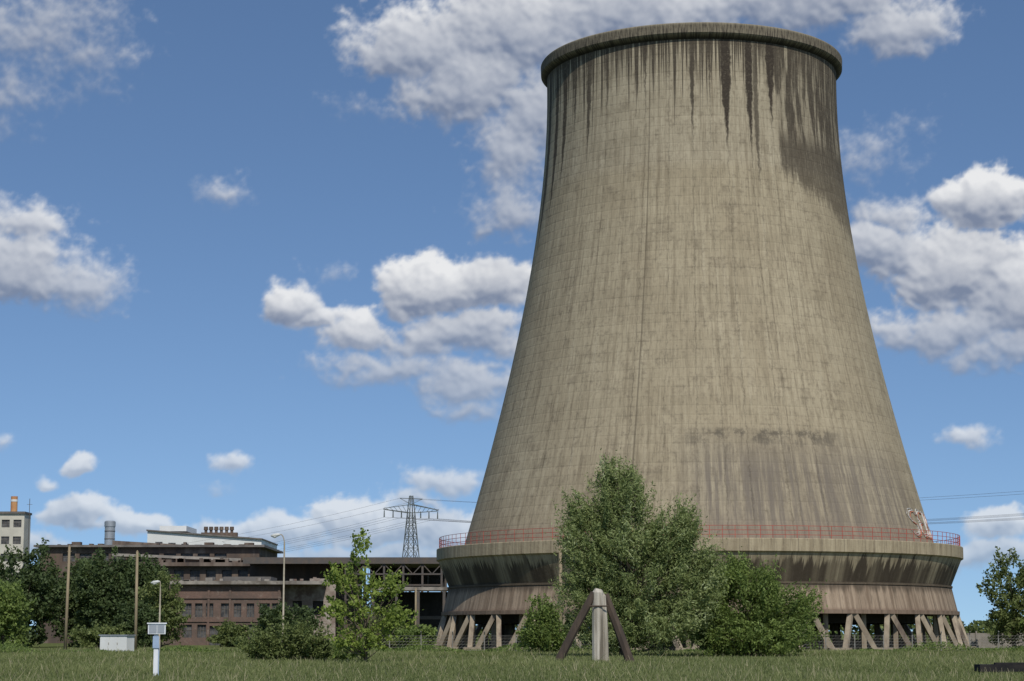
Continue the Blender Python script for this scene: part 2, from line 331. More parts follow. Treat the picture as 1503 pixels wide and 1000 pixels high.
m_dark=mat('dark_shade_sheet',(.03,.027,.022),(.05,.04,.03),1.5)  # near-black colour of the sheets added to darken the tower interior
def pol(ph,r,z): a=FA+math.radians(ph); return (r*math.cos(a),r*math.sin(a),z)
b=B()
for k in range(36):
    a=k*10+3
    b.tube([pol(a-.55,27.2,3.62),pol(a-3.9,28.5,-.2)],.34,4); b.tube([pol(a+.55,27.2,3.62),pol(a+3.9,28.5,-.2)],.34,4)
    b.tube([pol(a+5,26.0,3.7),pol(a+5,26.0,-.2)],.33,4)
    for q in (-3.9,3.9):
        c=pol(a+q,28.5,0); b.box(c[0]-.6,c[0]+.6,c[1]-.6,c[1]+.6,-.2,.35)
b.build('legs',[m_leg],tower)
b=B()
for k in range(24):
    for r in (21,15,8): b.tube([pol(k*15+r,r,4.5),pol(k*15+r,r,0)],.25,4)
b.build('inner_columns',[m_leg],tower)
revolve('shade_cover',[(26.,4.6),(0.01,4.6)],[m_dark],segs=72,parent=tower,smooth=False)  # added cover under the shell, keeps the inside dark
revolve('shade_curtain',[(24.2,4.7),(24.2,2.7)],[m_dark],segs=72,parent=tower,smooth=False)  # dark strip put in for the shade above and behind the legs
revolve('basin_wall',[(22.5,0),(22.5,1.0),(22.1,1.0),(22.1,0)],[m_base],segs=96,parent=tower,smooth=False)
m_red=mat('red_railing_paint',(.42,.07,.045),(.28,.06,.04),2.,.6)
b=B()
for k in range(144): b.tube([pol(k*2.5,27.85,10.66),pol(k*2.5,27.85,11.85)],.032,4)
for z in (11.0,11.42,11.85): b.tube([pol(j*2.5,27.85,z) for j in range(145)],.03,4,cap=False)
b.build('railing',[m_red],tower)
m_wh=mat('white_spray_paint',(.62,.6,.56),(.4,.38,.34),3.); m_or=mat('orange_spray_paint',(.45,.13,.06),(.33,.2,.14),3.)
b=B()
def graf(pts,r,mi):
    out=[]
    for u,z in pts:
        Z=11.6+z; out.append(pol(61.5+u/.43*1.6,rr(Z)+.05,Z))
    b.tube(out,r,5,mi)
Sx=[(1.3,2.2),(.9,2.6),(.3,2.5),(.0,2.0),(.3,1.5),(1.0,1.2),(1.3,.7),(1.0,.1),(.4,0),(0,.4)]
Ex=[(2.7,2.5),(2.,2.6),(1.7,2.3),(1.8,1.5),(2.5,1.4),(1.8,1.3),(1.75,.4),(2.1,.0),(2.8,.1)]
Bx=[(3.2,0),(3.3,2.5),(3.9,2.5),(4.2,2.),(3.9,1.5),(3.3,1.3),(4.1,1.2),(4.4,.6),(4.,.05),(3.2,0)]
for L in (Sx,Ex,Bx):
    graf(L,.07,0); graf([(u+.2,z-.12) for u,z in L],.08,1); graf([(u-.2,z+.2) for u,z in L],.04,0)
b.build('graffiti',[m_wh,m_or],tower)
# ------------------------------------------------------------------ ground & grass
m,nt,p,o=newmat('meadow_soil_grass'); tcn=nt.nodes.new('ShaderNodeTexCoord').outputs['Object']
c=MIX(nt,SS(nt,NO(nt,tcn,.12,5,.6),.35,.65),(.085,.105,.034),(.12,.135,.05))
c=MIX(nt,SS(nt,NO(nt,tcn,1.7,5,.7),.5,.7),c,(.16,.155,.075)); setin(nt,p.inputs['Base Color'],c); p.inputs['Roughness'].default_value=1; p.inputs['Specular IOR Level'].default_value=0
m_ground=m
b=B(); 
b.quad((-7000,-500,0),(7000,-500,0),(7000,9000,0),(-7000,9000,0)); b.build('ground',[m_ground])
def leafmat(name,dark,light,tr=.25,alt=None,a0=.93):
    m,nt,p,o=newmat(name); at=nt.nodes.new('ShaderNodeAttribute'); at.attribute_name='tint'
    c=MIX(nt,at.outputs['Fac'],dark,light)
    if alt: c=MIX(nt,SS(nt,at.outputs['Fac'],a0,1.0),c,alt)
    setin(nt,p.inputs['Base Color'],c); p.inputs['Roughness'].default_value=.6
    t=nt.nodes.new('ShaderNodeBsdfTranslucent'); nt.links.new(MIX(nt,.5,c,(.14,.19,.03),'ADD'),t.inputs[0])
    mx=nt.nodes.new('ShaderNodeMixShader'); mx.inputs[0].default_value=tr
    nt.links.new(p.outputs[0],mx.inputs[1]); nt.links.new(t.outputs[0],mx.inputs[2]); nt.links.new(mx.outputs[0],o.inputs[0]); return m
m_grass=leafmat('grass_blades',(.10,.125,.038),(.25,.265,.105),.35,(.40,.35,.21))
def patch(x,y):
    return (np.sin(x*.31+1.3*np.sin(y*.07))+np.sin(y*.23+x*.11+2)+np.sin(x*.9+y*.05)*.5+np.sin(x*.05-y*.11+1))/3.5
N=420000
u=rng.random(N); Y=1/(1/58-u*(1/58-1/225)); X=(rng.random(N)*2-1)*(.285*Y+6)
pt=patch(X,Y); hh=(.12+.16*rng.random(N)**1.6)*(1.+.6*pt); tall=rng.random(N)<.035; hh=np.where(tall,hh*1.9,hh)
wd=(.009+.00017*Y)*(.7+.7*rng.random(N)); wd=np.where(tall,wd*.6,wd); th=rng.random(N)*np.pi; lean=rng.normal(0,.45,(N,2))*hh[:,None]
dxy=np.stack([np.cos(th)*wd,np.sin(th)*wd*.5],1); P0=np.stack([X,Y],1)
V=np.zeros((N,4,3)); V[:,0,:2]=P0-dxy; V[:,1,:2]=P0+dxy; V[:,2,:2]=P0+lean+dxy*.25; V[:,3,:2]=P0+lean-dxy*.25; V[:,2:,2]=hh[:,None]; V[:,:2,2]=-.02
ti=np.clip(.45+.30*pt+rng.normal(0,.16,N),0,.92); ti=np.where(tall&(rng.random(N)<.5),1.,ti)
quadmesh('meadow_grass',V.reshape(-1,3),np.arange(N*4).reshape(-1,4),np.zeros(N),np.repeat(ti,4),[m_grass])
# ------------------------------------------------------------------ trees
m_bark=mat('bark',(.10,.08,.055),(.16,.13,.095),2.,.95,.3)
def make_tree(name,x,y,lobes,nclump,nleaf,ll,lw,cr,lm,trunk=.2,seed=1,up=0.,limbs=30,shell=.55,along_f=1.,tintbias=0.):
    r=np.random.default_rng(seed); lob=np.array(lobes,float)
    area=(lob[:,3]*lob[:,5]+lob[:,3]*lob[:,4]); idx=r.choice(len(lob),nclump,p=area/area.sum())
    d=r.normal(0,1,(nclump,3)); d/=np.linalg.norm(d,axis=1)[:,None]
    rad=(shell+(1.06-shell)*r.random(nclump)**.7); 
    C=lob[idx,:3]+d*lob[idx,3:]*rad[:,None]*(1+.10*r.normal(0,1,(nclump,1))); C[:,2]=np.maximum(C[:,2],.15)
    cs=cr*(.55+.8*r.random(nclump)); 
    cen=lob[:,:3].mean(0); od=C-cen; od/=np.linalg.norm(od,axis=1)[:,None]+1e-6; od[:,2]+=up; od+=r.normal(0,.2,od.shape); od/=np.linalg.norm(od,axis=1)[:,None]+1e-6
    n=nclump*nleaf; ci=np.repeat(np.arange(nclump),nleaf)
    al=r.normal(0,1,n); thin=1/(1+np.maximum(al,0)*.6*along_f)
    off=r.normal(0,.45,(n,3))*(cs[ci]*thin)[:,None]; off+=od[ci]*(al*cs[ci]*(.35+.5*min(up,1))*along_f)[:,None]
    L=C[ci]+off; L[:,2]=np.maximum(L[:,2],.05)
    a=r.normal(0,1,(n,3))+od[ci]*.8; a/=np.linalg.norm(a,axis=1)[:,None]
    q=r.normal(0,1,(n,3)); bb=np.cross(a,q); bb/=np.linalg.norm(bb,axis=1)[:,None]
    s=(.6+.8*r.random(n))[:,None]; A=a*ll*s*.5; Bv=bb*lw*s*.5
    V=np.stack([L-A,L+Bv-A*.1,L+A,L-Bv-A*.1],1).reshape(-1,3)
    ct=r.random(nclump)*.5; outer=(rad-shell)/(1.06-shell)
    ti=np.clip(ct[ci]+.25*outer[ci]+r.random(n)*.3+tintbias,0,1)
    tb=B(); 
    top=lob[:,2].max()*.8; zc=[0,top*.25,top*.55,top]; wv=r.normal(0,.15,(4,2))*trunk*4; wv[0]=0
    tp=[Vector((float(wv[i][0]),float(wv[i][1]),float(zc[i]-(.2 if i==0 else 0)))) for i in range(4)]
    tb.tube(tp,[trunk*1.2,trunk,trunk*.65,trunk*.2],7)
    for k in r.choice(nclump,min(limbs,nclump),replace=False):
        e=Vector([float(q) for q in C[k]]); h=float(max(.05,min(top*.85,e.z*(.25+.45*r.random())))); 
        t=h/top; s0=Vector((0,0,0))
        for i in range(3):
            if zc[i]<=h<=zc[i+1]: s0=tp[i].lerp(tp[i+1],float((h-zc[i])/(zc[i+1]-zc[i])))
        mid=s0.lerp(e,.5)+Vector([float(q) for q in r.normal(0,.12,3)])*((e-s0).length*.6); w0=trunk*(.45-.25*t)
        tb.tube([s0,mid,e],[w0,w0*.55,w0*.15],5,cap=False)
    tv=np.array(tb.v); tq=[f for f in tb.f if len(f)==4]; nt_=len(tv)
    Q=np.concatenate([np.array(tq),np.arange(n*4).reshape(-1,4)+nt_]); VV=np.concatenate([tv,V])
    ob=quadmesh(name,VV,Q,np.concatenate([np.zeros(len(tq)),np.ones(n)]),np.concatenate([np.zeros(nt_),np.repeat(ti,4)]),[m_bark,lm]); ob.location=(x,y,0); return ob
lm_willow=leafmat('willow_leaves',(.10,.135,.042),(.29,.335,.13),.3,(.40,.44,.24),.78)
lm_bush=leafmat('goat_willow_leaves',(.075,.112,.028),(.22,.285,.075),.34)
lm_young=leafmat('young_birch_leaves',(.12,.17,.032),(.31,.38,.085),.42)
lm_dark=leafmat('dark_broadleaf',(.034,.054,.021),(.095,.13,.045),.24)
lm_mid=leafmat('mid_green_leaves',(.075,.10,.03),(.20,.235,.08),.32)
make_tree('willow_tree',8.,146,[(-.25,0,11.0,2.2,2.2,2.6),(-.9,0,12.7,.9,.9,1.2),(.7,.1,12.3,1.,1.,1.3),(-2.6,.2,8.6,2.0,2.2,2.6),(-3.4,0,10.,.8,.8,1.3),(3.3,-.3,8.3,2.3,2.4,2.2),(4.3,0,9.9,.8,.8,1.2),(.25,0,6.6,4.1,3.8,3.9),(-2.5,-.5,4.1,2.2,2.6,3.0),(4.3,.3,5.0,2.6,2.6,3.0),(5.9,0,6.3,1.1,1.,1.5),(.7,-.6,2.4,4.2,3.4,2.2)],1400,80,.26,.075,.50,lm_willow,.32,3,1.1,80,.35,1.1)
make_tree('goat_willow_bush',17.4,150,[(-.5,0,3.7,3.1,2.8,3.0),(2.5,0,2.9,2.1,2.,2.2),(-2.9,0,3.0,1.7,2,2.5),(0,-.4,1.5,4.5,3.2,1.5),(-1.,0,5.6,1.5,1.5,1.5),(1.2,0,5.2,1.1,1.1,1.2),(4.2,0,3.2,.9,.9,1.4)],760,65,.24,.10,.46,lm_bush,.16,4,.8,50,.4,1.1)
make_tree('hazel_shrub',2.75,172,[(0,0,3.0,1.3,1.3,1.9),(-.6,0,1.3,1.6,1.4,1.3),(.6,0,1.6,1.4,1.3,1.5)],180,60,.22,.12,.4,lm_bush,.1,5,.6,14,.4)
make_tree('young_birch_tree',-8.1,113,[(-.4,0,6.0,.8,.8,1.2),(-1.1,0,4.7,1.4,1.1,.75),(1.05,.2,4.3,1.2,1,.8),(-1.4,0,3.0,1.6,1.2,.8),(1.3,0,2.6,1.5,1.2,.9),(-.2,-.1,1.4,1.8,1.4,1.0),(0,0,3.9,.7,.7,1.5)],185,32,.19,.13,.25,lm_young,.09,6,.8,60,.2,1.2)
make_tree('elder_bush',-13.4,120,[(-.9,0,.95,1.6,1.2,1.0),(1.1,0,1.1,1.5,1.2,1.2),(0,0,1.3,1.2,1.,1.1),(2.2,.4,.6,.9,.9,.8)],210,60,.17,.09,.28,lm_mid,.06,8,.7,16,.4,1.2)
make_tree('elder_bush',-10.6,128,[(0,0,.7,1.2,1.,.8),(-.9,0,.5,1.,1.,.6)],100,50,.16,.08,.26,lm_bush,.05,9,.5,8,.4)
def broad(name,px_x,y,h,wd,lm,seed,nc=420,ll=.42,lw=.26,cr=.75,dens=42):
    r=random.Random(seed); lob=[(0,0,h*.74,wd*.36,wd*.36,h*.26)]
    for i in range(7):
        a=i*.9+r.random(); q=wd*.27*(.7+.6*r.random()); lob.append((math.cos(a)*q,math.sin(a)*q,h*(.3+.42*r.random()),wd*(.2+.1*r.random()),wd*.25,h*(.17+.08*r.random())))
    lob.append((0,0,h*.22,wd*.42,wd*.4,h*.2))
    return make_tree(name,px_x,y,lob,nc,dens,ll,lw,cr,lm,.25,seed,.25,16,.5)
for i,(X0,Y0,h,wd) in enumerate(((-66,255,11.6,8),(-59.5,250,12.6,8.5),(-54.5,262,11.2,8),(-50.,250,12.2,8),(-46,258,10.8,6))):
    broad('lime_tree',X0,Y0,h,wd,lm_dark,20+i)
broad('ash_tree',-54.2,218,7.2,5.5,lm_bush,31,240,.35,.2,.6)
broad('ash_tree',-41.2,240,9.0,5.6,lm_mid,32,230,.35,.2,.6)
broad('ash_tree',-43.5,236,5.0,5.5,lm_dark,33,220,.35,.2,.6)
broad('hawthorn_bush',-30.5,272,5.6,9,lm_dark,34,260,.4,.25,.7)
broad('hawthorn_bush',-36.,262,3.0,5,lm_mid,35,140,.35,.2,.5)
broad('hawthorn_bush',-47,232,2.4,6,lm_mid,36,140,.3,.2,.5)
broad('hawthorn_bush',-12.5,205,3.6,5,lm_mid,37,140,.3,.2,.5)
broad('hawthorn_bush',-9.2,200,2.4,4,lm_bush,38,120,.3,.2,.45)
broad('field_maple_tree',56.5,230,11.,6.5,lm_mid,39,270,.34,.2,.6,36)
broad('field_maple_tree',60.5,226,8.6,6,lm_bush,40,230,.34,.2,.6,36)
# distant mass of trees
r=np.random.default_rng(5)
n=36000; X=r.random(n)*380-60; H=6.2+1.6*np.sin(X*.09)+1.2*np.sin(X*.31+1)+.8*np.sin(X*.77); Z=r.random(n)**.8*H; Yd=500+r.random(n)*14-(H-Z)*.5
a=r.normal(0,1,(n,3)); a/=np.linalg.norm(a,axis=1)[:,None]; q=r.normal(0,1,(n,3)); bb=np.cross(a,q); bb/=np.linalg.norm(bb,axis=1)[:,None]
Cc=np.stack([X,Yd,Z],1); V=np.stack([Cc-a*.55,Cc+bb*.4,Cc+a*.55,Cc-bb*.4],1).reshape(-1,3)
quadmesh('distant_tree_line',V,np.arange(n*4).reshape(-1,4),np.zeros(n),np.repeat(np.clip(.4+.4*np.sin(X*.5)+r.normal(0,.2,n),0,1),4),[lm_mid])
# low weeds along the meadow edge
r=np.random.default_rng(9); n=30000; X=r.random(n)*150-72; Yw=178+r.random(n)*8+4*np.sin(X*.2); H=np.clip(.35+.5*(np.sin(X*.37)+np.sin(X*.83+1)+np.sin(X*.13+2))/2,.1,1.3); Z=r.random(n)*H
a=r.normal(0,1,(n,3)); a[:,2]+=.6; a/=np.linalg.norm(a,axis=1)[:,None]; q=r.normal(0,1,(n,3)); bb=np.cross(a,q); bb/=np.linalg.norm(bb,axis=1)[:,None]
Cc=np.stack([X,Yw,Z],1); V=np.stack([Cc-a*.14,Cc+bb*.05,Cc+a*.14,Cc-bb*.05],1).reshape(-1,3)
quadmesh('weeds',V,np.arange(n*4).reshape(-1,4),np.zeros(n),np.repeat(np.clip(.45+r.normal(0,.25,n),0,1),4),[lm_bush])
# ------------------------------------------------------------------ buildings, colours paled and greyed to stand in for distance haze
def brickmat(name,c1,c2,mo):
    m,nt,p,o=newmat(name); v=nt.nodes.new('ShaderNodeTexCoord').outputs['Object']; s=SEP(nt,v)
    bt=nt.nodes.new('ShaderNodeTexBrick'); nt.links.new(XYZ(nt,M(nt,'ADD',s[0],s[1]),s[2]),bt.inputs[0]); bt.inputs['Scale'].default_value=2.2
    for i,cv in ((1,c1),(2,c2),(3,mo)): bt.inputs[i].default_value=(*cv,1)
    c=MIX(nt,SS(nt,NO(nt,v,.35,6,.7),.40,.66,0,.75),bt.outputs[0],(.095,.075,.062))
    c=MIX(nt,SS(nt,NO(nt,v,.8,5,.7),.54,.70,0,.6),c,(.25,.205,.165))
    setin(nt,p.inputs['Base Color'],c); p.inputs['Roughness'].default_value=.95; bump(nt,p,bt.outputs[1],.2,.02); return m
m_brick=brickmat('sooty_brick',(.175,.105,.078),(.135,.083,.063),(.16,.135,.115)); 
m_glass=mat('dirty_glass',(.045,.045,.047),(.12,.115,.11),1.2,.5); m_frame=mat('window_frame',(.16,.14,.115),(.11,.095,.08),3.)
m_roof=mat('roof_felt',(.11,.10,.09),(.155,.14,.125),.4,.95,c3=(.21,.185,.16)); m_rust=mat('rusty_sheet',(.125,.088,.065),(.08,.062,.052),.5,.9,.3,c3=(.19,.15,.12))
m_con=mat('pale_concrete',(.32,.285,.24),(.20,.18,.155),.6,.9,c3=(.13,.11,.09)); m_white=mat('white_cladding',(.70,.70,.67),(.60,.60,.57),.15,.6,.3,.05)
m_steel=mat('dark_steel',(.085,.077,.07),(.11,.088,.07),1.,.7); m_plas=mat('crumbling_plaster',(.36,.31,.26),(.20,.15,.12),.8,.95,c3=(.14,.095,.075)); m_void=mat('interior_shade',(.024,.022,.02),(.04,.034,.03),1.)  # m_void: near-black panels painted for the shade inside halls and openings
E=empty('brick_workshop_building'); b=B()
ops=[]
for i,xw in enumerate((-48.6,-46.6,-45.0,-42.8,-40.9,-39.0,-37.1,-35.3)):
    ops.append((xw,xw+(1.1 if i%3 else 1.5),4.1,6.1))
for xw in (-48.3,-46.2,-41.0,-38.8,-36.6): ops.append((xw,xw+1.3,1.1,3.0))
ops.append((-44.4,-42.2,0.,2.8))
b.facade(-50.3,-34.,300,0,8.9,ops,0,1,.35,2)
b.quad((-50.3,300,0),(-50.3,300,8.9),(-50.3,318,8.9),(-50.3,318,0),0); b.quad((-34,318,0),(-34,318,8.9),(-34,300,8.9),(-34,300,0),0)
for xp in (-50.2,-44.75,-41.6,-34.4): b.box(xp,xp+.3,299.85,299.997,0,8.4,0)
b.box(-50.4,-33.9,299.8,299.996,6.8,6.98,0); b.box(-50.4,-33.9,299.82,299.995,3.4,3.55,0)
b.build('walls',[m_brick,m_glass,m_frame,m_con],E)
b=B(); b.box(-51.2,-27.5,299.2,318,8.92,9.3,0); b.box(-51.2,-27.5,299.1,299.19,8.85,9.35,1); b.box(-43.,-36.,304,312,9.3,10.1,0)
for k in range(12):
    xr=random.uniform(-50,-29); b.box(xr,xr+random.uniform(.3,1.5),301,302,9.3,9.3+random.uniform(.1,.6),1)
b.build('roof',[m_roof,m_con],E)
E=empty('factory_hall'); b=B()
ops=[(-60+i*2.6,-58.4+i*2.6,10.3,11.9) for i in range(7)]
b.facade(-62,-41,330,0,12.6,ops,0,1,.4,2); b.quad((-41,360,0),(-41,360,12.6),(-41,330,12.6),(-41,330,0),0)
ops=[(-80+i*3.,-77.8+i*3.,14.4,15.8) for i in range(10)]
b.facade(-84,-45.,362,0,16.9,ops,0,1,.4,2); b.quad((-45,390,0),(-45,390,16.9),(-45,362,16.9),(-45,362,0),0)
b.facade(-68,-48,352,12,14.4,[(-66.5+i*2.3,-65.+i*2.3,12.8,13.9) for i in range(8)],3,1,.3,2)
b.build('walls',[m_rust,m_glass,m_frame,m_brick],E)
b=B(); b.box(-62.8,-40.2,329,361,12.63,13.05,0); b.box(-62.9,-40.1,328.9,328.99,12.5,13.1,2)
b.box(-85,-44,361,391,16.92,17.3,0); b.box(-69,-46,351,361,15.02,15.4,0,slope=-.04); b.box(-69,-46,350.9,350.99,14.95,15.42,1,slope=-.04)
b.box(-72,-56,366,378,17.3,18.3,2,slope=-.06)
for i in range(5): b.tube([(-58+i*3.4,335,13.),(-58+i*3.4,335,14.)],.3,8,2)
for k in range(26):
    xr=random.uniform(-62,-41); b.box(xr,xr+random.uniform(.4,1.6),329.5,330.5,13.05,13.05+random.uniform(.2,.7),2)
for k in range(16):
    xr=random.uniform(-83,-47); b.box(xr,xr+random.uniform(.4,1.8),362.5,364,17.3,17.3+random.uniform(.1,.6),2)
b.build('roof',[m_roof,m_con,m_rust],E)
# open steel hall to the right of the workshop
E=empty('open_steel_hall'); b=B()
b.box(-42.,-11.,318,345,12.7,13.45,0); b.box(-42.05,-10.95,317.9,317.99,12.5,13.5,1); b.build('roof',[m_roof,m_steel],E)
b=B()
b.box(-42,-24,326,326.4,0,12.68,0); b.box(-24,-11,344,344.4,9.0,12.68,2)
b.facade(-34.,-26.2,303,0,8.7,[(-32.6,-31.2,4.5,6.5),(-29.6,-28.,4.5,6.5),(-32.4,-30.8,0,2.8)],1,2,.4)
for k in range(16):
    x0=-34+k*.49; b.box(x0,x0+.49,303.,303.45,8.7,8.72+random.uniform(.1,1.3)*(1 if k>2 else .3),1)
b.build('ruined_walls',[m_rust,m_plas,m_void],E)
b=B()
for x in np.arange(-26,-10.9,3.0):
    b.tube([(x,318.4,0),(x,318.4,12.6)],.22,4,0); b.tube([(x,340,0),(x,340,12.6)],.2,4,0)
for z in (10.9,9.2,6.9): b.tube([(-26,318.3,z),(-11,318.3,z)],.17,4,0)
for k,x in enumerate(np.arange(-26,-11.5,1.5)):
    z0,z1=(10.9,12.5) if k%2 else (12.5,10.9); b.tube([(x,318.25,z0),(x+1.5,318.25,z1)],.1,4,0)
b.box(-21.,-9.5,300,301,8.0,8.5,1); b.box(-21.,-9.5,312,312.4,0,8.0,2)
for x in (-20.6,-17.2,-14.0,-10.2): b.box(x,x+.4,300.1,300.7,0,7.98,0)
b.box(-20.5,-9.6,305,305.3,3.8,4.3,0); b.box(-21,-9.5,301.05,312,8.1,8.45,3)
b.build('frame',[m_steel,m_con,m_void,m_roof],E)
# white building
E=empty('white_factory_building'); b=B()
b.box(-80.8,-55.5,450,480,8,24.2,0,slope=-.075)
for i in range(8): b.box(-79+i*2.9,-77.4+i*2.9,449.9,449.98,20.6-i*.2,21.8-i*.2,1)
b.box(-80.8,-55.5,452,478,0,9,0)
b.build('walls',[m_white,m_glass],E)
b=B(); b.box(-81,-55.3,449.5,480,24.22,24.5,0,slope=-.075); b.box(-79,-73,455,470,24.4,25.6,1)
for i in range(6):
    x=-68.+i*1.15; b.tube([(x,451,22.9),(x,451,24.4),(x,451,24.45),(x,451,25.2)],[.33,.33,.5,.45],10,2)
b.box(-69,-61,450.5,452,22.9,23.9,2); b.build('roof',[m_roof,m_white,m_rust],E)
E=empty('pale_office_building'); b=B()
b.facade(-135,-108.2,450,0,28.0,[(-134+i*2.6,-132.2+i*2.6,z,z+1.7) for i in range(10) for z in (17.5,21.3,25.)],0,1,.25,2)
b.quad((-108.2,456,0),(-108.2,456,28.),(-108.2,450,28.),(-108.2,450,0),0); b.build('walls',[mat('cream_render',(.55,.51,.42),(.45,.42,.35),.2),m_glass,m_frame],E)
b=B(); b.box(-135.4,-108,449.6,456.3,28.02,28.5,0); b.tube([(-111.8,455,28.5),(-111.8,455,32.2)],.75,12,1); b.tube([(-111.8,455,31.),(-111.8,455,31.5)],.8,12,2)
b.tube([(-107.6,452,20),(-107.6,452,31.5)],.07,5,3); b.tube([(-108.2,452,30.2),(-107,452,30.2)],.05,4,3); b.build('roof',[m_roof,mat('orange_render',(.5,.27,.12),(.42,.2,.09),.5),m_white,m_steel],E)
m_gal=mat('galvanised_steel',(.36,.38,.40),(.28,.30,.32),.8,.45,.2,.05,metal=.3)
b=B(); b.tube([(-83.2,420,12),(-83.2,420,23.6)],1.05,20,0); b.tube([(-83.2,420,23.6),(-83.2,420,23.8),(-83.2,420,24.6),(-83.2,420,24.8)],[1.15,1.15,1.15,.9],20,0)
for z in (19,21,22.6): b.tube([(-83.2,420,z),(-83.2,420,z+.12)],1.12,20,1)
b.tube([(-83.2,420,0),(-83.2,420,12)],1.3,16,0); b.build('steel_stack',[m_gal,m_steel],smooth=False)
# ------------------------------------------------------------------ poles, lamps
m_wood=mat('pole_wood',(.30,.24,.15),(.21,.165,.105),1.5,.9,.15); m_wgrey=mat('weathered_timber',(.52,.47,.39),(.30,.265,.21),3.5,.9,.07,.8,.05,c3=(.14,.12,.09)); m_wdark=mat('dark_timber',(.085,.062,.045),(.05,.038,.03),2.5,.9,.15,.8,.05)
for X0,Y0,h,r0,ln in ((-43.65,200,10.2,.17,.05),(-36.8,200,9.7,.17,-.03),(4.4,185,10.05,.2,0),(-13.3,282,7.9,.16,0)):
    b=B(); b.tube([(0,0,-.2),(ln,0,h*.5),(ln*2,0,h)],[r0,r0*.88,r0*.72],9)
    b.tube([(ln*2,0,h),(ln*2,0,h+.12)],[r0*.74,.03],9); b.tube([(ln*2-.22,0,h-.5),(ln*2+.22,0,h-.5)],.04,5)
    o=b.build('wooden_pole',[m_wood],smooth=True); o.location=(X0,Y0,0)
def lamp(X0,Y0,h,arm,sgn):
    b=B(); pts=[(0,0,-.2),(0,0,1.2),(0,0,1.21),(0,0,h-.7)]+[(sgn*arm*(1-math.cos(t)),0,h-.7+.7*math.sin(t)) for t in np.linspace(.25,math.pi/2,5)]
    b.tube(pts,[.11,.11,.075,.06]+[.04]*5,8,0)
    e=pts[-1]; b.tube([(e[0],0,h),(e[0]+sgn*.15,0,h-.02),(e[0]+sgn*.5,0,h-.08),(e[0]+sgn*.72,0,h-.12)],[.05,.12,.14,.05],8,1)
    b.tube([(e[0]+sgn*.2,0,h-.1),(e[0]+sgn*.45,0,h-.17),(e[0]+sgn*.6,0,h-.17)],[.06,.12,.05],8,1)
    o=b.build('street_lamp',[mat('lamp_pole_paint',(.36,.32,.24),(.28,.24,.17),2.,.6),mat('lamp_head',(.6,.6,.56),(.5,.5,.47),2.,.4)],smooth=True); o.location=(X0,Y0,0)
lamp(-16.8,150,8.95,.3,-1); lamp(-27.6,160,5.75,.05,-1)
# timber pole trestle
E=empty('timber_trestle',(4.85,113,0)); b=B()
b.tube([(-.08,0,-.2),(-.1,0,1.4),(-.09,0,2.7),(-.1,0,3.95),(-.05,0,4.15)],[.35,.33,.34,.32,.2],9); b.tube([(.28,.06,-.2),(.25,.06,2),(.17,.06,3.75),(.15,.06,3.9)],[.24,.22,.2,.1],7); b.build('center_post',[m_wgrey],E)
b=B(); b.tube([(-2.45,-.4,-.1),(-1.4,-.2,1.95),(-.3,0,3.92)],[.25,.24,.22],7); b.tube([(1.75,-.2,-.1),(1.05,.1,1.9),(.32,.25,3.85)],[.26,.25,.22],7)
b.tube([(-.6,.1,3.6),(.5,.1,3.6)],.07,6); b.tube([(-.55,-.36,3.2),(.45,-.34,3.2)],.04,6); b.build('braces',[m_wdark],E)
# white meter cabinet on post
m_wp=mat('white_metal_paint',(.72,.73,.74),(.6,.62,.63),3.,.5,.3,.05); m_bp=mat('pale_blue_paint',(.33,.42,.55),(.28,.36,.48),2.,.5)
E=empty('meter_cabinet_on_post',(-13.55,78,0)); E.rotation_euler=(0,0,R(8)); b=B()
b.box(-.33,.33,-.16,.16,1.68,2.06,0); b.box(-.37,.37,-.2,.2,2.062,2.11,0); b.box(-.29,.0,-.175,-.162,1.72,2.02,1); b.box(.02,.29,-.175,-.162,1.72,2.02,1); b.build('cabinet',[m_wp,m_gal],E)
b=B(); b.box(-.10,.07,-.06,.06,-.1,1.678,0); b.box(-.14,.10,-.10,-.062,1.15,1.6,1); b.box(.075,.11,-.03,.03,0,1.3,1); b.build('post',[m_wp,m_bp],E)
# white hut
E=empty('white_utility_kiosk',(-35.7,185,0)); E.rotation_euler=(0,0,R(-18)); b=B()
b.box(-1.35,1.35,-.7,.7,.08,1.5,0); b.box(-1.45,1.45,-.8,.8,1.502,1.6,1); b.box(-1.3,1.3,-.65,.65,-.1,.078,2)
for x in (-1.25,-.38,.5): b.box(x,x+.8,-.715,-.702,.2,1.4,0)
for x in (-.5,.38): b.box(x,x+.06,-.74,-.716,.7,.9,2)
b.build('body',[m_white,m_gal,m_con],E)
# low near-black slab at bottom right
b=B(); b.box(-2.3,4.,-.5,.5,.12,.42,0,rot=.02); b.box(-2.1,-1.6,-.45,.45,-.05,.118,0); b.box(1.6,2.1,-.45,.45,-.05,.118,0); b.box(-1.6,3.2,-.35,-.1,.422,.5,0); b.build('near_black_slab',[mat('near_black',(.012,.011,.012),(.025,.022,.02),2.)]).location=(21.8,86,0)
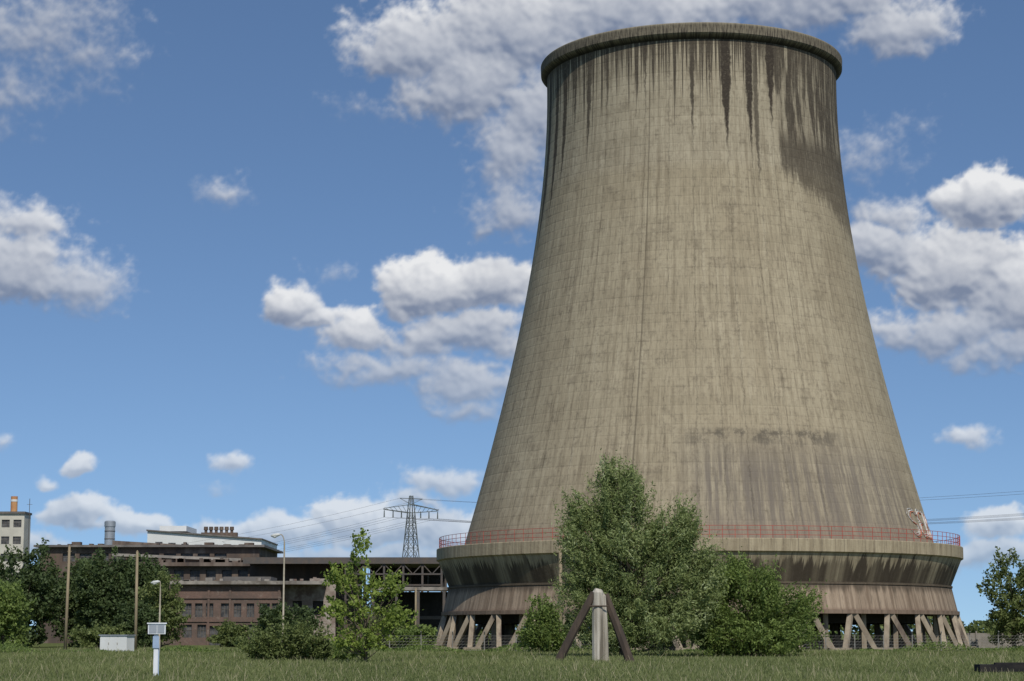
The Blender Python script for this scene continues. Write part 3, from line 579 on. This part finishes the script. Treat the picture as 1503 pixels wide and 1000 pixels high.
# fences
m_fp=mat('fence_post',(.26,.25,.22),(.2,.18,.15),2.)
def fence(x0,y0,x1,y1,h=1.5):
    b=B(); L=math.hypot(x1-x0,y1-y0); n=int(L/2.6)
    for i in range(n+1):
        t=i/n; x,y=x0+(x1-x0)*t,y0+(y1-y0)*t; b.tube([(x,y,-.1),(x,y,h+.1),(x,y-.25,h+.4)],.05,5)
    for z in np.arange(.2,h+.05,.26): b.tube([(x0,y0,z),(x1,y1,z)],.009,3)
    for i in range(int(L/.3)):
        t=i*.3/L; t2=min(1,t+h/L); b.tube([(x0+(x1-x0)*t,y0+(y1-y0)*t,.1),(x0+(x1-x0)*t2,y0+(y1-y0)*t2,h)],.006,3,cap=False)
    b.build('wire_fence',[m_fp])
fence(23,184,52,186); fence(-14,186,9,184)
b=B()
for i in range(14):
    x=52+i*2.5; b.box(x+.08,x+2.42,240,240.1,0,1.75,0); b.box(x-.1,x+.078,239.9,240.2,0,2.0,0)
b.build('concrete_panel_fence',[m_con])
# ------------------------------------------------------------------ pylon and wires
m_pyl=mat('pylon_steel',(.13,.145,.135),(.10,.11,.105),1.,.6)
E=empty('transmission_pylon',(-20.9,420,0)); rotp=R(28); E.rotation_euler=(0,0,rotp); b=B()
def wdt(z): return 2.6-(2.6-.62)*min(z/26.,1.)
lv=[0,5,9.5,13.3,16.5,19.2,21.6,23.8,26.]
for sx in (-1,1):
    for sy in (-1,1): b.tube([(sx*wdt(z),sy*wdt(z),z) for z in lv]+[(sx*.25,sy*.25,30)],.11,4)
for i in range(len(lv)-1):
    a,c=lv[i],lv[i+1]; wa,wc_=wdt(a),wdt(c)
    for q in range(4):
        k1=[(-1,-1),(1,-1),(1,1),(-1,1)][q]; k2=[(1,-1),(1,1),(-1,1),(-1,-1)][q]
        b.tube([(k1[0]*wa,k1[1]*wa,a),(k2[0]*wc_,k2[1]*wc_,c)],.06,4); b.tube([(k2[0]*wa,k2[1]*wa,a),(k1[0]*wc_,k1[1]*wc_,c)],.06,4)
        b.tube([(k1[0]*wc_,k1[1]*wc_,c),(k2[0]*wc_,k2[1]*wc_,c)],.06,4)
for s in (-1,1):
    for sy in (-1,1): b.tube([(0,sy*.6,26.4),(s*6.2,sy*.15,27.0)],.1,4); b.tube([(0,sy*.6,28.2),(s*6.2,sy*.1,27.2)],.09,4)
    for k in range(6):
        x=s*(k+.3); x2=s*(k+1.2); b.tube([(x,-.5+.06*k,26.4+.1*k),(x2,.5-.06*k,26.5+.1*k)],.05,4); b.tube([(x,-.5,26.4+.1*k),(x2,-.4,28.1-.15*k)],.05,4)
    for x in (2.2,4.1,6.1): b.tube([(s*x,0,26.8),(s*x,0,25.4)],[.1,.16],6)
b.tube([(-2.6,0,29.4),(2.6,0,29.4)],.09,4); b.tube([(-2.6,0,29.4),(0,0,28.2)],.06,4); b.tube([(2.6,0,29.4),(0,0,28.2)],.06,4)
b.build('lattice',[m_pyl],E)
b=B()
for s in (-1,1):
    for x,z in ((2.2,25.4),(4.1,25.4),(6.1,25.4),(2.6,29.4)):
        px_,py_=-20.9+s*x*math.cos(rotp),420+s*x*math.sin(rotp)
        for ex,ey,ez,sag in ((px_+185,py_-190,z+(1.5 if z<29 else 1),6.5),(px_-190,py_+120,z-4,9)):
            b.tube([(px_+(ex-px_)*t,py_+(ey-py_)*t,z+(ez-z)*t-sag*4*t*(1-t)) for t in np.linspace(0,1,24)],.022,3,cap=False)
b.build('power_lines',[m_steel])
